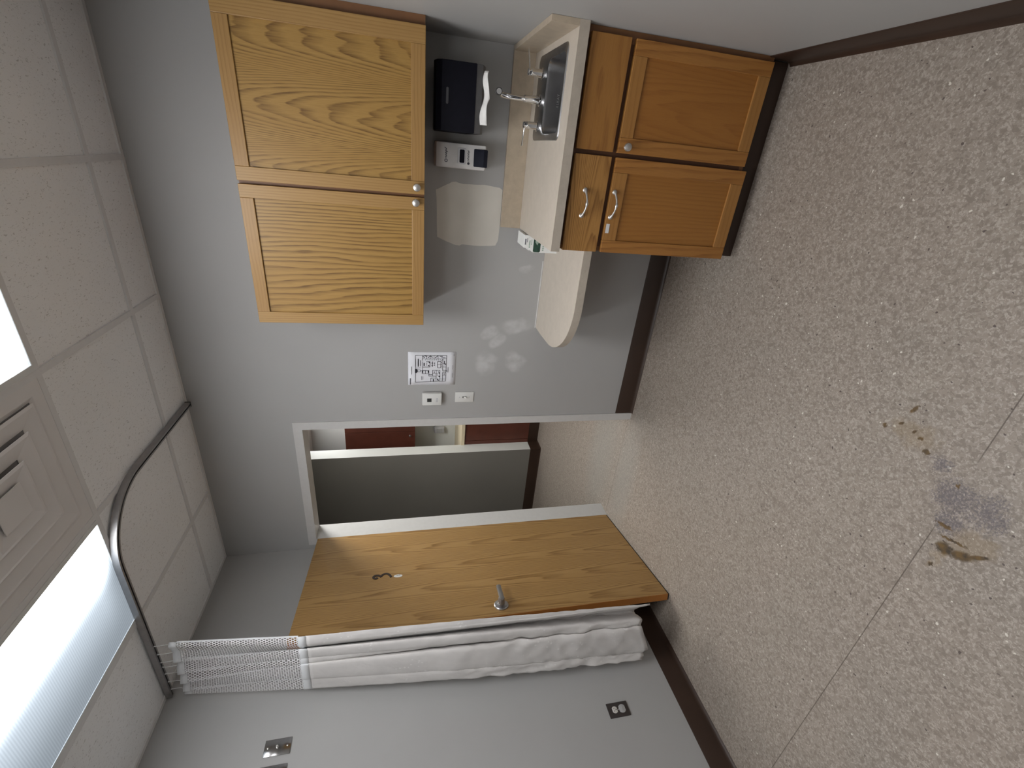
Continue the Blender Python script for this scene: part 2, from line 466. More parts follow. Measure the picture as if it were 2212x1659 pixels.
wb = struct(obj('wall_back', bm, 'wall_back', smooth=0), 'grey wall with the doorway and cabinets, smeared with white filler', 'wall')
patch = [(2.355, 1.372), (2.376, 1.331), (2.396, 1.294), (2.399, 1.274), (2.391, 1.236), (2.396, 1.129), (2.39, 1.077), (2.388, 1.05), (2.378, 1.0345),
         (2.205, 1.0345), (2.129, 1.038), (2.10, 1.05), (2.093, 1.132), (2.096, 1.231), (2.089, 1.244), (2.094, 1.275), (2.112, 1.324), (2.127, 1.361), (2.243, 1.365)]
jag = []
for i, p in enumerate(patch):
    q = patch[(i+1) % len(patch)]
    jag.append(p)
    if math.dist(p, q) > .03 and p[1] > 1.036:
        for k in (1, 2): jag.append((p[0]+(q[0]-p[0])*k/3+random.uniform(-.0015, .0015), p[1]+(q[1]-p[1])*k/3+random.uniform(-.0015, .0015)))
obj('bare_patch', prism(bm_new(), jag, lambda x, z: (x, .0005, z), lambda x, z: (x, -.0008, z)), 'patch', wb, smooth=0)['label'] = 'beige unpainted patch of wall beside the soap dispenser'

# ceiling: tiles with a hung grid
XH = GX + [0., W]
bm = box(bm_new(), 0, W, YR, 0, H+.006, H+.1)
lights_at = [(GX[0], GX[1]), (GX[2], GX[3])]
ce = struct(obj('ceiling', bm, 'tile', smooth=0), 'suspended ceiling of off-white fissured tiles in a steel grid', 'ceiling')
bm = bm_new(); g = .012
for x in GX: box(bm, x-g, x+g, YR+.02, -.02, H-.001, H+.008)
ys = [y for y in ROW if y > YR]
for y in ys:
    edges = [.02] + [e for x in GX for e in (x-g, x+g)] + [W-.02]
    for a, b_ in zip(edges[::2], edges[1::2]):
        if min(abs(y-ROW[2]), abs(y-ROW[5])) < .01 and any(a >= l0 and b_ <= l1 for l0, l1 in lights_at): continue
        box(bm, a, b_, y-g, y+g, H-.0008, H+.008)
box(bm, 0, .022, YR, 0, H-.0015, H+.008); box(bm, W-.022, W, YR, 0, H-.0015, H+.008)
box(bm, 0.022, W-.022, -.022, 0, H-.0015, H+.008); box(bm, 0.022, W-.022, YR, YR+.022, H-.0015, H+.008)
obj('ceiling_grid', bm, 'grid', ce, smooth=0)

# cove baseboards
HB = .1216
def cove(fn, a, b):
    """fn(t, d, z): t along the wall, d out of the wall"""
    prof = [(0., HB), (.003, HB), (.0045, HB-.002), (.005, .022), (.008, .010), (.015, .003), (.020, .0), (0., 0.)]
    bm = bm_new()
    return prism(bm, prof, lambda d, z: fn(a, d, z), lambda d, z: fn(b, d, z))
struct(obj('baseboard_left', cove(lambda t, d, z: (d, t, z), YR, -.02), 'cove', smooth=40), 'dark brown vinyl baseboard under the outlet and curtain', 'baseboard')
struct(obj('baseboard_back', cove(lambda t, d, z: (t, -d, z), DX1+FT+.001, 2.215), 'cove', smooth=40), 'dark brown vinyl baseboard under the rounded desk', 'baseboard')
struct(obj('baseboard_right', cove(lambda t, d, z: (W-d, t, z), YR, -.54), 'cove', smooth=40), 'dark brown vinyl baseboard beside the sink cabinet', 'baseboard')

# door frame
bm = bm_new()
prof = [(0, -.008), (FT, -.008), (FT, WD+.008), (0, WD+.008)]     # (towards opening, y)
prism(bm, prof, lambda d, y: (DX0-FT+d, y, 0), lambda d, y: (DX0-FT+d, y, DZ+FT))
prism(bm, prof, lambda d, y: (DX1+FT-d, y, 0), lambda d, y: (DX1+FT-d, y, DZ+FT))
prism(bm, prof, lambda d, y: (DX0, y, DZ+FT-d), lambda d, y: (DX1, y, DZ+FT-d))
struct(obj('trim_1', bm, 'frame', smooth=0), 'off-white metal frame of the open doorway', 'door frame')

# door leaf, swung into the room
A = 1.3595; DW = .905; DT = .044
door = bpy.data.objects.new('door_1', None); C.objects.link(door)
door.location = (DX0, -.004, 0); door.rotation_euler = (0, 0, -A)
tag(door, 'oak veneer door standing open, black 3 and lever handle on it', 'door', None, 'structure')
bm = box(bm_new(), .004, DW-.002, -DT+.001, 0, .009, 2.122)
obj('door_leaf', bm, 'oak_door', door, org=(.45, -.02, 1.05), local=True, smooth=0)
obj('door_edge', box(bm_new(), DW-.002, DW, -DT+.001, 0, .009, 2.122), 'oak_edge', door, org=(DW, -.02, 1.05), local=True, smooth=0)['label'] = 'reddish lipped edge of the door'
bm = box(bm_new(), .004, DW, -DT+.003, -.002, .002, .009)
obj('bottom_gap_shade', bm, 'black', door, local=True, smooth=0)  # dark strip that paints the shadow in the gap under the leaf
hd = obj('door_handle', lathe(bm_new(), [(0, 0), (0, .041), (.005, .041), (.009, .037), (.011, .024), (.014, .019), (.050, .018), (.054, .016), (.054, 0)], (.828, 0, 1.018), (0, 1, 0), 28), 'steel', door, local=True)
hd['label'] = 'satin metal round rose of the door handle'
bm = bm_new()
prism(bm, rrect(.728, .852, 1.0045, 1.0315, .010, 6), lambda x, z: (x, .044, z), lambda x, z: (x, .062, z), .005)
lv = obj('lever', bm, 'steel', hd, local=True)
bm = bm_new()
for dig in ([(.479, 1.708), (.486, 1.719), (.479, 1.731), (.467, 1.732), (.458, 1.718), (.462, 1.700), (.476, 1.687)],
            [(.472, 1.688), (.459, 1.681), (.450, 1.668), (.450, 1.654), (.459, 1.643), (.470, 1.635), (.486, 1.629)]):
    pth = catmull([(x, .0018, z) for x, z in dig], 8); L = []
    for i, p in enumerate(pth):
        d = (pth[min(i+1, len(pth)-1)]-pth[max(i-1, 0)]).normalized(); nrm = Vector((-d.z, 0, d.x)); wv = .0062
        L.append([bm.verts.new(p+nrm*wv+Vector((0, dy, 0))) for dy in (-.0018, .0018)] + [bm.verts.new(p-nrm*wv+Vector((0, dy, 0))) for dy in (.0018, -.0018)])
    for a, b_ in zip(L, L[1:]):
        for k in range(4): bm.faces.new((a[k], a[(k+1) % 4], b_[(k+1) % 4], b_[k]))
    bm.faces.new(L[0][::-1]); bm.faces.new(L[-1])
obj('room_number', bm, 'black_paint', door, local=True, smooth=50)['label'] = 'black brushed digit 3'
bm = prism(bm_new(), [(.480+.013*math.cos(a), 1.588+.026*math.sin(a)) for a in [2*PI*k/24 for k in range(24)]], lambda x, z: (x, 0, z), lambda x, z: (x, .0012, z))
st = obj('door_sticker', bm, 'white_plastic', door, local=True); st['label'] = 'small white oval sticker'
bm = bm_new()
for (x0, x1, z0, z1) in ((.474, .4785, 1.590, 1.597), (.473, .478, 1.579, 1.587), (.470, .474, 1.574, 1.580)): box(bm, x0, x1, .0012, .0016, z0, z1)
obj('sticker_print', bm, 'ink_grey', st, local=True, smooth=0)

# ------------------------------------------------------------------ hallway and room beyond
HC = 2.62
bm = box(bm_new(), -1.75, 3.6, WD, 2.55, HC, HC+.1)
struct(obj('ceiling_hall', bm, 'wall_white', smooth=0), 'white ceiling of the hall beyond the doorway', 'ceiling')
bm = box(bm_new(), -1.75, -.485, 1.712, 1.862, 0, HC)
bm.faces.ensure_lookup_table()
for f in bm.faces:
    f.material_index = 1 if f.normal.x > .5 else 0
struct(obj('wall_hall', bm, ['wall_hall', 'wall_white'], smooth=0), 'dark taupe-painted wall facing the doorway across the hall', 'wall')
bm = box(bm_new(), -1.75, 3.6, 2.44, 2.55, 0, HC)
struct(obj('wall_far', bm, 'wall_white', smooth=0), 'bright white wall behind the red-brown cabinets past the hall', 'wall')
bm = box(bm_new(), 3.5, 3.6, WD, 2.46, 0, HC); struct(obj('wall_hall_east', bm, 'wall_white', smooth=0), 'white end wall of the hall', 'wall')
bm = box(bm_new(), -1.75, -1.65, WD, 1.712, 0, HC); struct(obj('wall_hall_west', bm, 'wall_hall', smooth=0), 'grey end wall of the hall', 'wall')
bm = cove(lambda t, d, z: (t, 1.712-d, z), -1.65, -.485)
bmb = cove(lambda t, d, z: (-.485+d, t, z), 1.700, 1.862)
me_tmp = bpy.data.meshes.new('tmp'); bmb.to_mesh(me_tmp); bmb.free(); bm.from_mesh(me_tmp); bpy.data.meshes.remove(me_tmp)
struct(obj('baseboard_hall', bm, 'cove', smooth=40), 'dark baseboard of the hall wall seen through the doorway', 'baseboard')

t_ = thing('wall_cabinet', 'dark red-brown wall cabinet seen through the doorway', 'cabinet', (-.3, 2.46, 1.42))
obj('cabinet_body', box(bm_new(), -1.2, .6, 2.13, 2.438, 1.42, 2.195), 'mahogany', t_, smooth=0)
for a, b_ in ((-1.2, -.44), (-.437, .08), (.083, .6)):
    d = obj('cabinet_door', box(bm_new(), a+.001, b_-.001, 2.11, 2.13, 1.42, 2.195, .002), 'mahogany', t_, smooth=0)
    if b_ == -.44:
        obj('knob', lathe(bm_new(), [(0, .006), (.01, .006), (.014, .014), (.022, .012), (.026, 0)], (-.492, 2.11, 1.478), (0, -1, 0), 14), 'nickel', d)
t_ = thing('counter_cabinet', 'dark red-brown base cabinet under the cream counter past the hall', 'cabinet', (-.3, 2.46, 0))
obj('cabinet_body', box(bm_new(), -1.2, .6, 1.88, 2.438, .10, .872), 'mahogany', t_, smooth=0)
obj('toe_kick', box(bm_new(), -1.2, .6, 1.868, 1.88, 0, .118), 'cove', t_, smooth=0)
for a, b_ in ((-1.2, -.44), (-.437, .08), (.083, .6)):
    obj('cabinet_door', box(bm_new(), a+.001, b_-.001, 1.865, 1.88, .119, .868, .002), 'mahogany', t_, smooth=0)
tag(obj('countertop', box(bm_new(), -1.2, .6, 1.85, 2.438, .873, .912, .002), ['cream'], smooth=0), 'cream countertop past the hall, under the red-brown wall cabinet', 'countertop')
t_ = thing('towel_holder', 'small grey wall holder above the cream counter past the hall', 'holder', (-.62, 2.4395, 1.055))
obj('holder_body', box(bm_new(), -.66, -.585, 2.385, 2.441, 1.055, 1.175, .004), 'soap_grey', t_)
obj('holder_slot', box(bm_new(), -.65, -.595, 2.382, 2.386, 1.08, 1.15), 'outlet_grey', t_, smooth=0)

# ------------------------------------------------------------------ ceiling fixtures
def lens(name, two, power=None):
    def fn(t, e):
        o = t.new('ShaderNodeTexCoord').outputs['Object']
        x, y, z = t.xyz(o)
        if two: prof = t.math('ADD', .35, t.math('MULTIPLY', t.smooth(t.math('ABSOLUTE', x), .30, .20), .65))
        else: prof = t.math('ADD', t.math('MULTIPLY', t.smooth(x, -.25, .12), .022), t.math('MULTIPLY', t.math('POWER', t.smooth(x, -.06, .24), 2.5), .975))
        end = t.smooth(t.math('ABSOLUTE', y), .605, .47)
        edge = t.math('MAXIMUM', t.math('GREATER_THAN', t.math('ABSOLUTE', y), .5905), t.math('GREATER_THAN', t.math('ABSOLUTE', x), .2685))
        k = t.math('ADD', .0135, t.math('MULTIPLY', prof, t.math('ADD', .06, t.math('MULTIPLY', end, .94))))
        k = t.math('ADD', k, t.math('MULTIPLY', edge, .03))
        rib = t.math('ADD', .93, t.math('MULTIPLY', t.math('SINE', t.math('MULTIPLY', y, 700.)), .07))
        t.l.new(t.math('MULTIPLY', t.math('MULTIPLY', k, rib), power or (5.5 if two else 22.)), e.inputs['Strength'])
        col = t.mix(t.smooth(k, .0, .35), (.78, .89, 1., 1), (.985, .99, 1., 1))
        t.l.new(col, e.inputs['Color'])
    return emission(name, fn)
M['lens_one'] = lens('prismatic lens, one lamp lit', False)
M['lens_two'] = lens('prismatic lens, lit', True)
M['lens_front'] = lens('prismatic lens, fully lit', True, 12.5)
def troffer(x0, y1, label, lm, h=H, name='ceiling_light', lx=T, ly=2*T, group=None):
    x1 = x0+lx; y0 = y1-ly
    t_ = thing(name, label, 'ceiling light', ((x0+x1)/2, (y0+y1)/2, h), group)
    bm = bm_new(); e = .0122; f = .0335
    zt = h+.001
    for a, b_, c, d in ((x0+e, x0+f, y0+e, y1-e), (x1-f, x1-e, y0+e, y1-e), (x0+f, x1-f, y0+e, y0+.016), (x0+f, x1-f, y1-.016, y1-e)):
        box(bm, a, b_, c, d, h-.003, h+.0055, .0008, 1)
    obj('frame', bm, 'fixture', t_, smooth=0)
    bm = box(bm_new(), x0+f, x1-f, y0+.016, y1-.016, h-.0005, h+.0055)
    obj('diffuser', bm, lm, t_, org=((x0+x1)/2, (y0+y1)/2, h), smooth=0)
    return t_
troffer(GX[0], ROW[1], 'lit fluorescent troffer beside the curtain track, its lens bright along one side', 'lens_one', group=None)
troffer(GX[2], ROW[1], 'lit fluorescent troffer on the far side of the air vent from the curtain track', 'lens_front', group=None)
for k, gx in enumerate((GX[0], GX[2])):  # the sink-side one is unseen, added to balance the light
    troffer(gx, ROW[4], 'lit fluorescent troffer behind the camera, ' + ('nearer the curtain wall' if k == 0 else 'nearer the sink wall, added to balance the light'), 'lens_two')
# light of the room past the hall
def fn(t, e):
    o = t.new('ShaderNodeTexCoord').outputs['Object']
    e.inputs['Color'].default_value = (1., .99, .95, 1); t.put(e.inputs['Strength'], t.math('ADD', 15., t.math('MULTIPLY', t.noise(o, 3.), .2)))
M['lens_hall'] = emission('hall lens', fn)
troffer(.35, 1.05, 'lit ceiling light along the hall', 'lens_hall', h=HC-.004, lx=1.2, ly=.6)
M['lens_nook'] = lens('nook lens', True, 13.)
troffer(-.44, 2.20, 'lit ceiling light of the room past the hall', 'lens_nook', h=HC-.004, lx=.9, ly=.3)

# four-way cone diffuser
vx0, vx1, vy1 = GX[1]+g, GX[2]-g, ROW[1]-g; vy0 = ROW[1]-T+g
cx, cy = (vx0+vx1)/2, (vy0+vy1)/2; hs = (vx1-vx0)/2
t_ = thing('air_vent', 'square pale ceiling air vent with stepped louvres between the two troffers', 'vent', (cx, cy, H))
def sq_ring(bm, s0, z0, s1, z1, th=.0015):
    V = []
    for s, z in ((s0, z0), (s1, z1), (s1, z1+th), (s0, z0+th)):
        V.append([bm.verts.new((cx+a*s, cy+b_*s, z)) for a, b_ in ((1, 1), (-1, 1), (-1, -1), (1, -1))])
    for i in range(4):
        for k in range(4):
            j = (i+1) % 4; l = (k+1) % 4
            bm.faces.new((V[i][k], V[i][l], V[j][l], V[j][k]))
bm = bm_new(); sq_ring(bm, hs, H+.0005, hs-.045, H+.0002, .004); sq_ring(bm, hs-.045, H+.0002, hs-.058, H+.0052, .0005)
obj('vent_frame', bm, 'vent', t_, smooth=0)
for s, dz in ((hs-.060, -.005), (hs-.126, -.011), (hs-.190, -.017)):
    bm = bm_new(); sq_ring(bm, s, H+dz, s-.010, H+dz-.002); sq_ring(bm, s-.010, H+dz-.002, s-.062, min(H+.0035, H+dz+.011))
    obj('louvre', bm, 'vent', t_, smooth=0)
bm = box(bm_new(), cx-.056, cx+.056, cy-.056, cy+.056, H-.019, H-.017); obj('center_plate', bm, 'vent', t_, smooth=0)
bm = box(bm_new(), cx-hs+.06, cx+hs-.06, cy-hs+.06, cy+hs-.06, H+.0045, H+.0055); obj('throat', bm, 'throat', t_, smooth=0)

# ------------------------------------------------------------------ curtain track and curtain
R = .29; XT = 1.172; YT = -.882
path = [(XT, -.03), (XT, YT+R)]
for k in range(1, 17):
    a = PI/2*k/16; path.append((XT-R+R*math.cos(a), YT+R-R*math.sin(a)))
path += [(.55, YT-.003), (.006, YT-.008)]
bm = bm_new(); hw = .0125; zt, zb = H-.0018, H-.027
prof = [(-hw, zt), (hw, zt), (hw, zb), (.004, zb), (.004, zb+.003), (hw-.003, zb+.003), (hw-.003, zt-.002), (-hw+.003, zt-.002), (-hw+.003, zb+.003), (-.004, zb+.003), (-.004, zb), (-hw, zb)]
rings = []
for i, p in enumerate(path):
    a = Vector(path[max(i-1, 0)]); b_ = Vector(path[min(i+1, len(path)-1)]); d = (b_-a).normalized(); nrm = Vector((d.y, -d.x))
    rings.append([bm.verts.new((p[0]+nrm.x*o_, p[1]+nrm.y*o_, z)) for o_, z in prof])
for a, b_ in zip(rings, rings[1:]):
    for k in range(len(prof)): bm.faces.new((a[k], a[(k+1) % len(prof)], b_[(k+1) % len(prof)], b_[k]))
bm.faces.new(rings[0]); bm.faces.new(rings[-1][::-1])
t_ = thing('curtain_track', 'grey metal curtain track curving across the ceiling', 'curtain track', (XT, -.03, H))
obj('rail', bm, 'aluminium', t_)
obj('end_cap', box(bm_new(), XT-.014, XT+.014, -.0225, -.0285, zb-.001, zt, .001), 'plastic_grey', t_, smooth=0)

# pleated curtain: key points of the same folds at four heights, right edge first
L0 = [(.385, -.878), (.372, -.893), (.318, -.880), (.262, -.896), (.258, -.872), (.222, -.882), (.176, -.900), (.170, -.874), (.145, -.886), (.108, -.904), (.100, -.876), (.078, -.888), (.048, -.906), (.040, -.884), (.022, -.905)]
L1 = [(.409, -.950), (.380, -.960), (.340, -.954), (.255, -.908), (.325, -.958), (.268, -.964), (.238, -.944), (.262, -.962), (.231, -.968), (.205, -.950), (.228, -.975), (.130, -.984), (.098, -.955), (.126, -.978), (.047, -.985)]
L2 = [(.471, -1.020), (.447, -1.027), (.420, -1.026), (.318, -.968), (.389, -1.037), (.326, -1.043), (.262, -1.000), (.300, -1.020), (.290, -1.020), (.262, -1.005), (.297, -1.056), (.142, -1.064), (.090, -1.030), (.140, -1.066), (.069, -1.072)]
L3 = [(.449, -1.050), (.442, -1.055), (.436, -1.052), (.315, -.985), (.350, -1.065), (.300, -1.070), (.245, -1.040), (.270, -1.045), (.265, -1.045), (.250, -1.042), (.320, -1.088), (.141, -1.110), (.075, -1.070), (.104, -1.100), (.065, -1.125)]
LV = [(2.60, L0), (2.030, L1), (1.26, L2), (.262, L3)]
def ribbon(z):
    zs = [l[0] for l in LV]
    if z >= zs[0]: i = 0
    else:
        i = 0
        while i < len(zs)-2 and z < zs[i+1]: i += 1
    a = (zs[i]-z)/(zs[i]-zs[i+1]); a = max(-.05, min(1.05, a))
    pts = [Vector((p[0]+(q[0]-p[0])*a, p[1]+(q[1]-p[1])*a, 0)) for p, q in zip(LV[i][1], LV[i+1][1])]
    return catmull(pts, 6)
S_UV = None
def sheet(name, z0, z1, nz, m, parent, zfun=None, off=0., th=0.):
    """one strip of curtain between heights z0 (top) and z1, following the folds"""
    bm = bm_new(); uvl = bm.loops.layers.uv.new('UVMap')
    rows = []; arc = None
    for j in range(nz+1):
        z = z0+(z1-z0)*j/nz
        c = ribbon(z)
        if j == 0:
            arc = [0.]
            for p, q in zip(ribbon(1.8), ribbon(1.8)[1:]): arc.append(arc[-1]+(q-p).length*1.25)
        row = []
        for i, p in enumerate(c):
            d = (c[min(i+1, len(c)-1)]-c[max(i-1, 0)]).normalized(); nrm = Vector((-d.y, d.x, 0))
            if nrm.y > 0: nrm = -nrm
            zz = z
            if zfun: zz = zfun(z, i/(len(c)-1))
            q = p+nrm*off; row.append(bm.verts.new((q.x, q.y, zz)))
        rows.append(row)
    for j in range(nz):
        for i in range(len(arc)-1):
            f = bm.faces.new((rows[j][i], rows[j][i+1], rows[j+1][i+1], rows[j+1][i]))
            for l, (ii, jj) in zip(f.loops, ((i, j), (i+1, j), (i+1, j+1), (i, j+1))):
                l[uvl].uv = (arc[ii], z0+(z1-z0)*jj/nz)
    o = obj(name, bm, m, parent, smooth=60, recalc=False)
    if th:
        s = o.modifiers.new('thickness', 'SOLIDIFY'); s.thickness = th; s.offset = 0
    return o
cu = thing('privacy_curtain', 'off-white pleated privacy curtain with netting top bunched beside the open door', 'curtain', (.2, -.95, 0))
def hem(z, u): return z
def cloth():
    o = sheet('cloth', 2.012, .262, 70, 'fabric', cu, th=.0012)
    # small creases, strongest low on the wide fold
    for v in o.data.vertices:
        w = v.co + wloc(o)
        k = max(0, min(1, (1.7-w.z)/.9))*.0095*(1 if w.x < .335 else .3) + .0008
        q = Vector((w.x*26, w.z*19 + w.x*30, 3.3))
        v.co.y += k*noise.noise(q)*1.6
        e = [(.0, -.02), (.10, -.025), (.141, -.042), (.32, .030), (.37, .020), (.45, -.008), (.6, -.01)]
        for (xa, za), (xb_, zb_) in zip(e, e[1:]):
            if xa <= w.x < xb_: v.co.z += (za+(zb_-za)*(w.x-xa)/(xb_-xa))*max(0, min(1, (.7-w.z)/.44))
    return o
cloth()
sheet('netting', 2.583, 2.045, 12, 'netting', cu)
sheet('tape', 2.048, 2.010, 2, 'band', cu, off=.0012, th=.0015)['label'] = 'white tape joining netting and cloth'
sheet('header_tape', 2.614, 2.580, 2, 'band', cu, off=.0012, th=.0015)['label'] = 'white header tape at the top'
# netting edge binding on the free side
bm = tube(bm_new(), [(ribbon(z)[0].x, ribbon(z)[0].y, z) for z in (2.58, 2.45, 2.3, 2.15, 2.045)], .004, 8)
obj('edge_binding', bm, 'band', cu)
for x, y in [(.378, -.884), (.318, -.882), (.258, -.880), (.222, -.884), (.170, -.882), (.108, -.890), (.048, -.892)]:
    bm = tube(bm_new(), [(x, y, 2.608), (x+.003, YT-.004, 2.63), (x+.003, YT-.004, zb+.002)], .0016, 6)
    tube(bm, [(x+.003, YT-.004, zb-.004), (x+.003, YT-.004, zb+.0015)], .0035, 8)
    obj('hook', bm, 'band', cu)

# ------------------------------------------------------------------ wall plates on the left wall
def yz_plate(bm, y, z, w, h, t, bev=.0018):
    return box(bm, 0, t, y-w/2, y+w/2, z-h/2, z+h/2, bev)
oy, oz = -1.3148, .463
t_ = thing('power_outlet', 'duplex power outlet in a dark brown plate low on the wall near the curtain', 'outlet', (0, oy, oz))
obj('cover_plate', yz_plate(bm_new(), oy, oz, .071, .115, .006), 'brown_plate', t_)
def rec(cz, m, guard=False):
    k = 1.22 if guard else 1.
    outl = [(oy+.0165*k*math.cos(a), cz+max(-.0135*k, min(.0135*k, .0165*k*math.sin(a)))) for a in [2*PI*i/28 for i in range(28)]]
    r_ = obj('receptacle', prism(bm_new(), outl, lambda y, z: (.004, y, z), lambda y, z: (.0088 if not guard else .0105, y, z), .0008), m, t_)
    if not guard:
        bm = bm_new()
        for dy, hh in ((-.0062, .0075), (.0062, .0062)): box(bm, .0085, .0091, oy+dy-.0011, oy+dy+.0011, cz+.004-hh/2, cz+.004+hh/2)
        lathe(bm, [(0, 0), (0, .0026), (.0006, .0026), (.0006, 0)], (.0085, oy, cz-.0066), (1, 0, 0), 12)
        obj('slots', bm, 'ink', r_, smooth=0)
    else:
        bm = bm_new(); box(bm, .0105, .0125, oy-.010, oy+.010, cz-.002, cz+.002, .0006); obj('pull_tab', bm, m, r_)
    return r_
rec(oz+.0205, 'outlet_white')
rec(oz-.0205, 'outlet_grey', True)['label'] = 'clear plastic guard plugged into the receptacle'
obj('screw', lathe(bm_new(), [(0, .003), (.0012, .003), (.0018, 0)], (.006, oy, oz), (1, 0, 0), 10), 'nickel', t_)
def steel_plate(y, z, label, stud):
    t_ = thing('wall_plate', label, 'wall plate', (0, y, z))
    obj('cover_plate', yz_plate(bm_new(), y, z, .070, .115, .0045, .002), 'plate_steel', t_)
    for dz in (-.042, .042):
        sc = obj('screw', lathe(bm_new(), [(0, .0038), (.001, .0038), (.0018, .0022), (.002, 0)], (.0045, y, z+dz), (1, 0, 0), 12), 'nickel', t_)
    if stud:
        obj('jack', lathe(bm_new(), [(0, .0058), (.003, .0058), (.003, .0045), (.010, .0045), (.010, .0015), (.006, 0)], (.0045, y, z+.001), (1, 0, 0), 14), 'nickel', t_)
    return t_
steel_plate(-1.2054, 2.129, 'whole steel wall plate with a round jack, high on the grey wall past the curtain', True)
steel_plate(-1.312, 2.130, 'steel wall plate cut off by the frame edge, beside the plate with the round jack', True)

# ------------------------------------------------------------------ cabinets
def shaker(parent, name, x0, x1, z0, z1, yf, th, m_panel, m_stile, m_rail, px0, px1, pz0, pz1):
    """frame-and-panel door: the returned stile frame carries rails and panel"""
    b = .0016
    bm = bm_new(); box(bm, px0-.004, px1+.004, yf+.008, yf+.014, pz0-.004, pz1+.004)
    d = obj(name, bm, m_panel, parent, org=((px0+px1)/2, yf+.008, (pz0+pz1)/2), smooth=0)
    for a, c in ((x0, px0), (px1, x1)):
        obj('stile', box(bm_new(), a, c, yf, yf+th, z0, z1, b), m_stile, d, org=((a+c)/2, yf, (z0+z1)/2), smooth=0)
    for a, c in ((z0, pz0), (pz1, z1)):
        obj('rail', box(bm_new(), px0+.0002, px1-.0002, yf+.0003, yf+th, a, c, b), m_rail, d, org=((x0+x1)/2, yf, (a+c)/2), smooth=0)
    return d
def knob(parent, x, y, z):
    return obj('knob', lathe(bm_new(), [(0, .008), (.003, .008), (.006, .0055), (.013, .006), (.017, .014), (.022, .0165), (.027, .014), (.030, .007), (.031, 0)], (x, y, z), (0, -1, 0), 24), 'nickel', parent)
def pull(parent, x0, x1, y, z):
    bm = bm_new(); n = 25; path = []; rads = []
    for i in range(n):
        t = i/(n-1); x = x0+(x1-x0)*t
        path.append((x, y-.004-.026*math.sin(PI*t)**.8, z-.005*math.sin(PI*t)))
        e = min(t, 1-t)
        rads.append(.0045+.0035*max(0, 1-e/.09) + .0024*math.exp(-((t-.5)/.055)**2) - .0008*math.exp(-((t-.3)/.08)**2)-.0008*math.exp(-((t-.7)/.08)**2))
    tube(bm, path, rads, 12)
    for x in (x0, x1): lathe(bm, [(-.0003, .010), (.003, .010), (.006, .007), (.008, 0)], (x, y, z), (0, -1, 0), 14)
    return obj('pull_handle', bm, 'nickel', parent)

# upper
zu, zt_ = 1.441, 2.1805; yu = -.3074
up = thing('upper_cabinet', 'large oak wall cabinet with two panelled doors above the sink', 'cabinet', (2.35, -.15, zu))
bm = bm_new(); th = .018
x0, x1 = 1.754, W-.036
box(bm, x0, x0+th, yu+.020, -.001, zu+.001, zt_-.001); box(bm, x1-th, x1, yu+.020, -.001, zu+.001, zt_-.001)
box(bm, x0+th, x1-th, yu+.020, -.001, zu+.001, zu+.019); box(bm, x0+th, x1-th, yu+.020, -.001, zt_-.019, zt_-.001)
box(bm, x0+th, x1-th, -.007, -.001, zu+.019, zt_-.019)
box(bm, 2.33, 2.364, yu+.020, yu+.038, zu+.019, zt_-.019)
obj('cabinet_body', bm, 'carcass', up, smooth=0)
obj('filler_strip', box(bm_new(), x1+.0002, W-.0005, yu+.019, yu+.040, zu+.001, zt_-.001), 'carcass', up, smooth=0)
d = shaker(up, 'cabinet_door', 1.752, 2.3405, zu, zt_, yu, .019, 'oak_up_b', 'oak_stile', 'oak_rail', 1.803, 2.289, 1.495, 2.130)
knob(d, 2.320, yu, 1.479)
d = shaker(up, 'cabinet_door', 2.3535, 2.953, zu, zt_, yu, .019, 'oak_up_a', 'oak_stile', 'oak_rail', 2.406, 2.893, 1.497, 2.128)
knob(d, 2.382, yu, 1.475)

# lower
yb = -.585; zc = .930; ct = .0375
lo = thing('base_cabinet', 'oak base cabinet under the sink, two doors and a drawer with arched pulls', 'cabinet', (2.58, -.3, 0))
x0, x1 = 2.206, W-.021
bm = bm_new()
box(bm, x0, x0+th, yb+.020, -.002, .10, zc-ct-.0005); box(bm, x1-th, x1, yb+.020, -.002, .10, zc-ct-.0005)
box(bm, x0+th, x1-th, yb+.020, -.002, .10, .118); box(bm, x0+th, x1-th, -.008, -.002, .118, zc-ct-.0005)
obj('cabinet_body', bm, 'carcass', lo, smooth=0)
bm = bm_new()
for a, b_, c, d in ((x0+th, x1-th, .118, .16), (x0+th, x1-th, .685, .73), (x0+th, x1-th, .862, zc-ct-.0005)): box(bm, a, b_, yb+.0205, yb+.036, c, d)
box(bm, 2.555, 2.614, yb+.0205, yb+.036, .16, .685); box(bm, 2.555, 2.614, yb+.0205, yb+.036, .73, .862)
obj('face_frame', bm, 'gap', lo, smooth=0)
obj('filler_strip', box(bm_new(), x1+.0002, W-.0005, yb+.020, yb+.042, .10, zc-ct-.0005), 'carcass', lo, smooth=0)
bm = bm_new(); box(bm, 2.209, W-.006, -.527, -.511, 0, .0995); box(bm, 2.209, 2.225, -.511, -.03, 0, .0995)
obj('toe_kick', bm, 'cove', lo, smooth=0)
d = shaker(lo, 'cabinet_door', 2.204, 2.5765, .092, .698, yb-.002, .019, 'oak_low_b', 'oak_lstile', 'oak_lrail', 2.255, 2.522, .150, .637)
pull(d, 2.350, 2.448, yb-.002, .681)
la = obj('label_sticker', box(bm_new(), 2.285, 2.323, yb-.0030, yb-.0018, .677, .692), 'white_plastic', d, smooth=0); la['label'] = 'small white printed label'
bm = bm_new()
for k in range(9): box(bm, 2.289+k*.0035, 2.2912+k*.0035, yb-.0034, yb-.0029, .682, .6875)
obj('label_print', bm, 'ink_grey', lo, smooth=0) if False else bm.free()
d = shaker(lo, 'cabinet_door', 2.593, 2.966, .107, .698, yb, .019, 'oak_low_a', 'oak_lstile', 'oak_lrail', 2.648, 2.915, .160, .644)
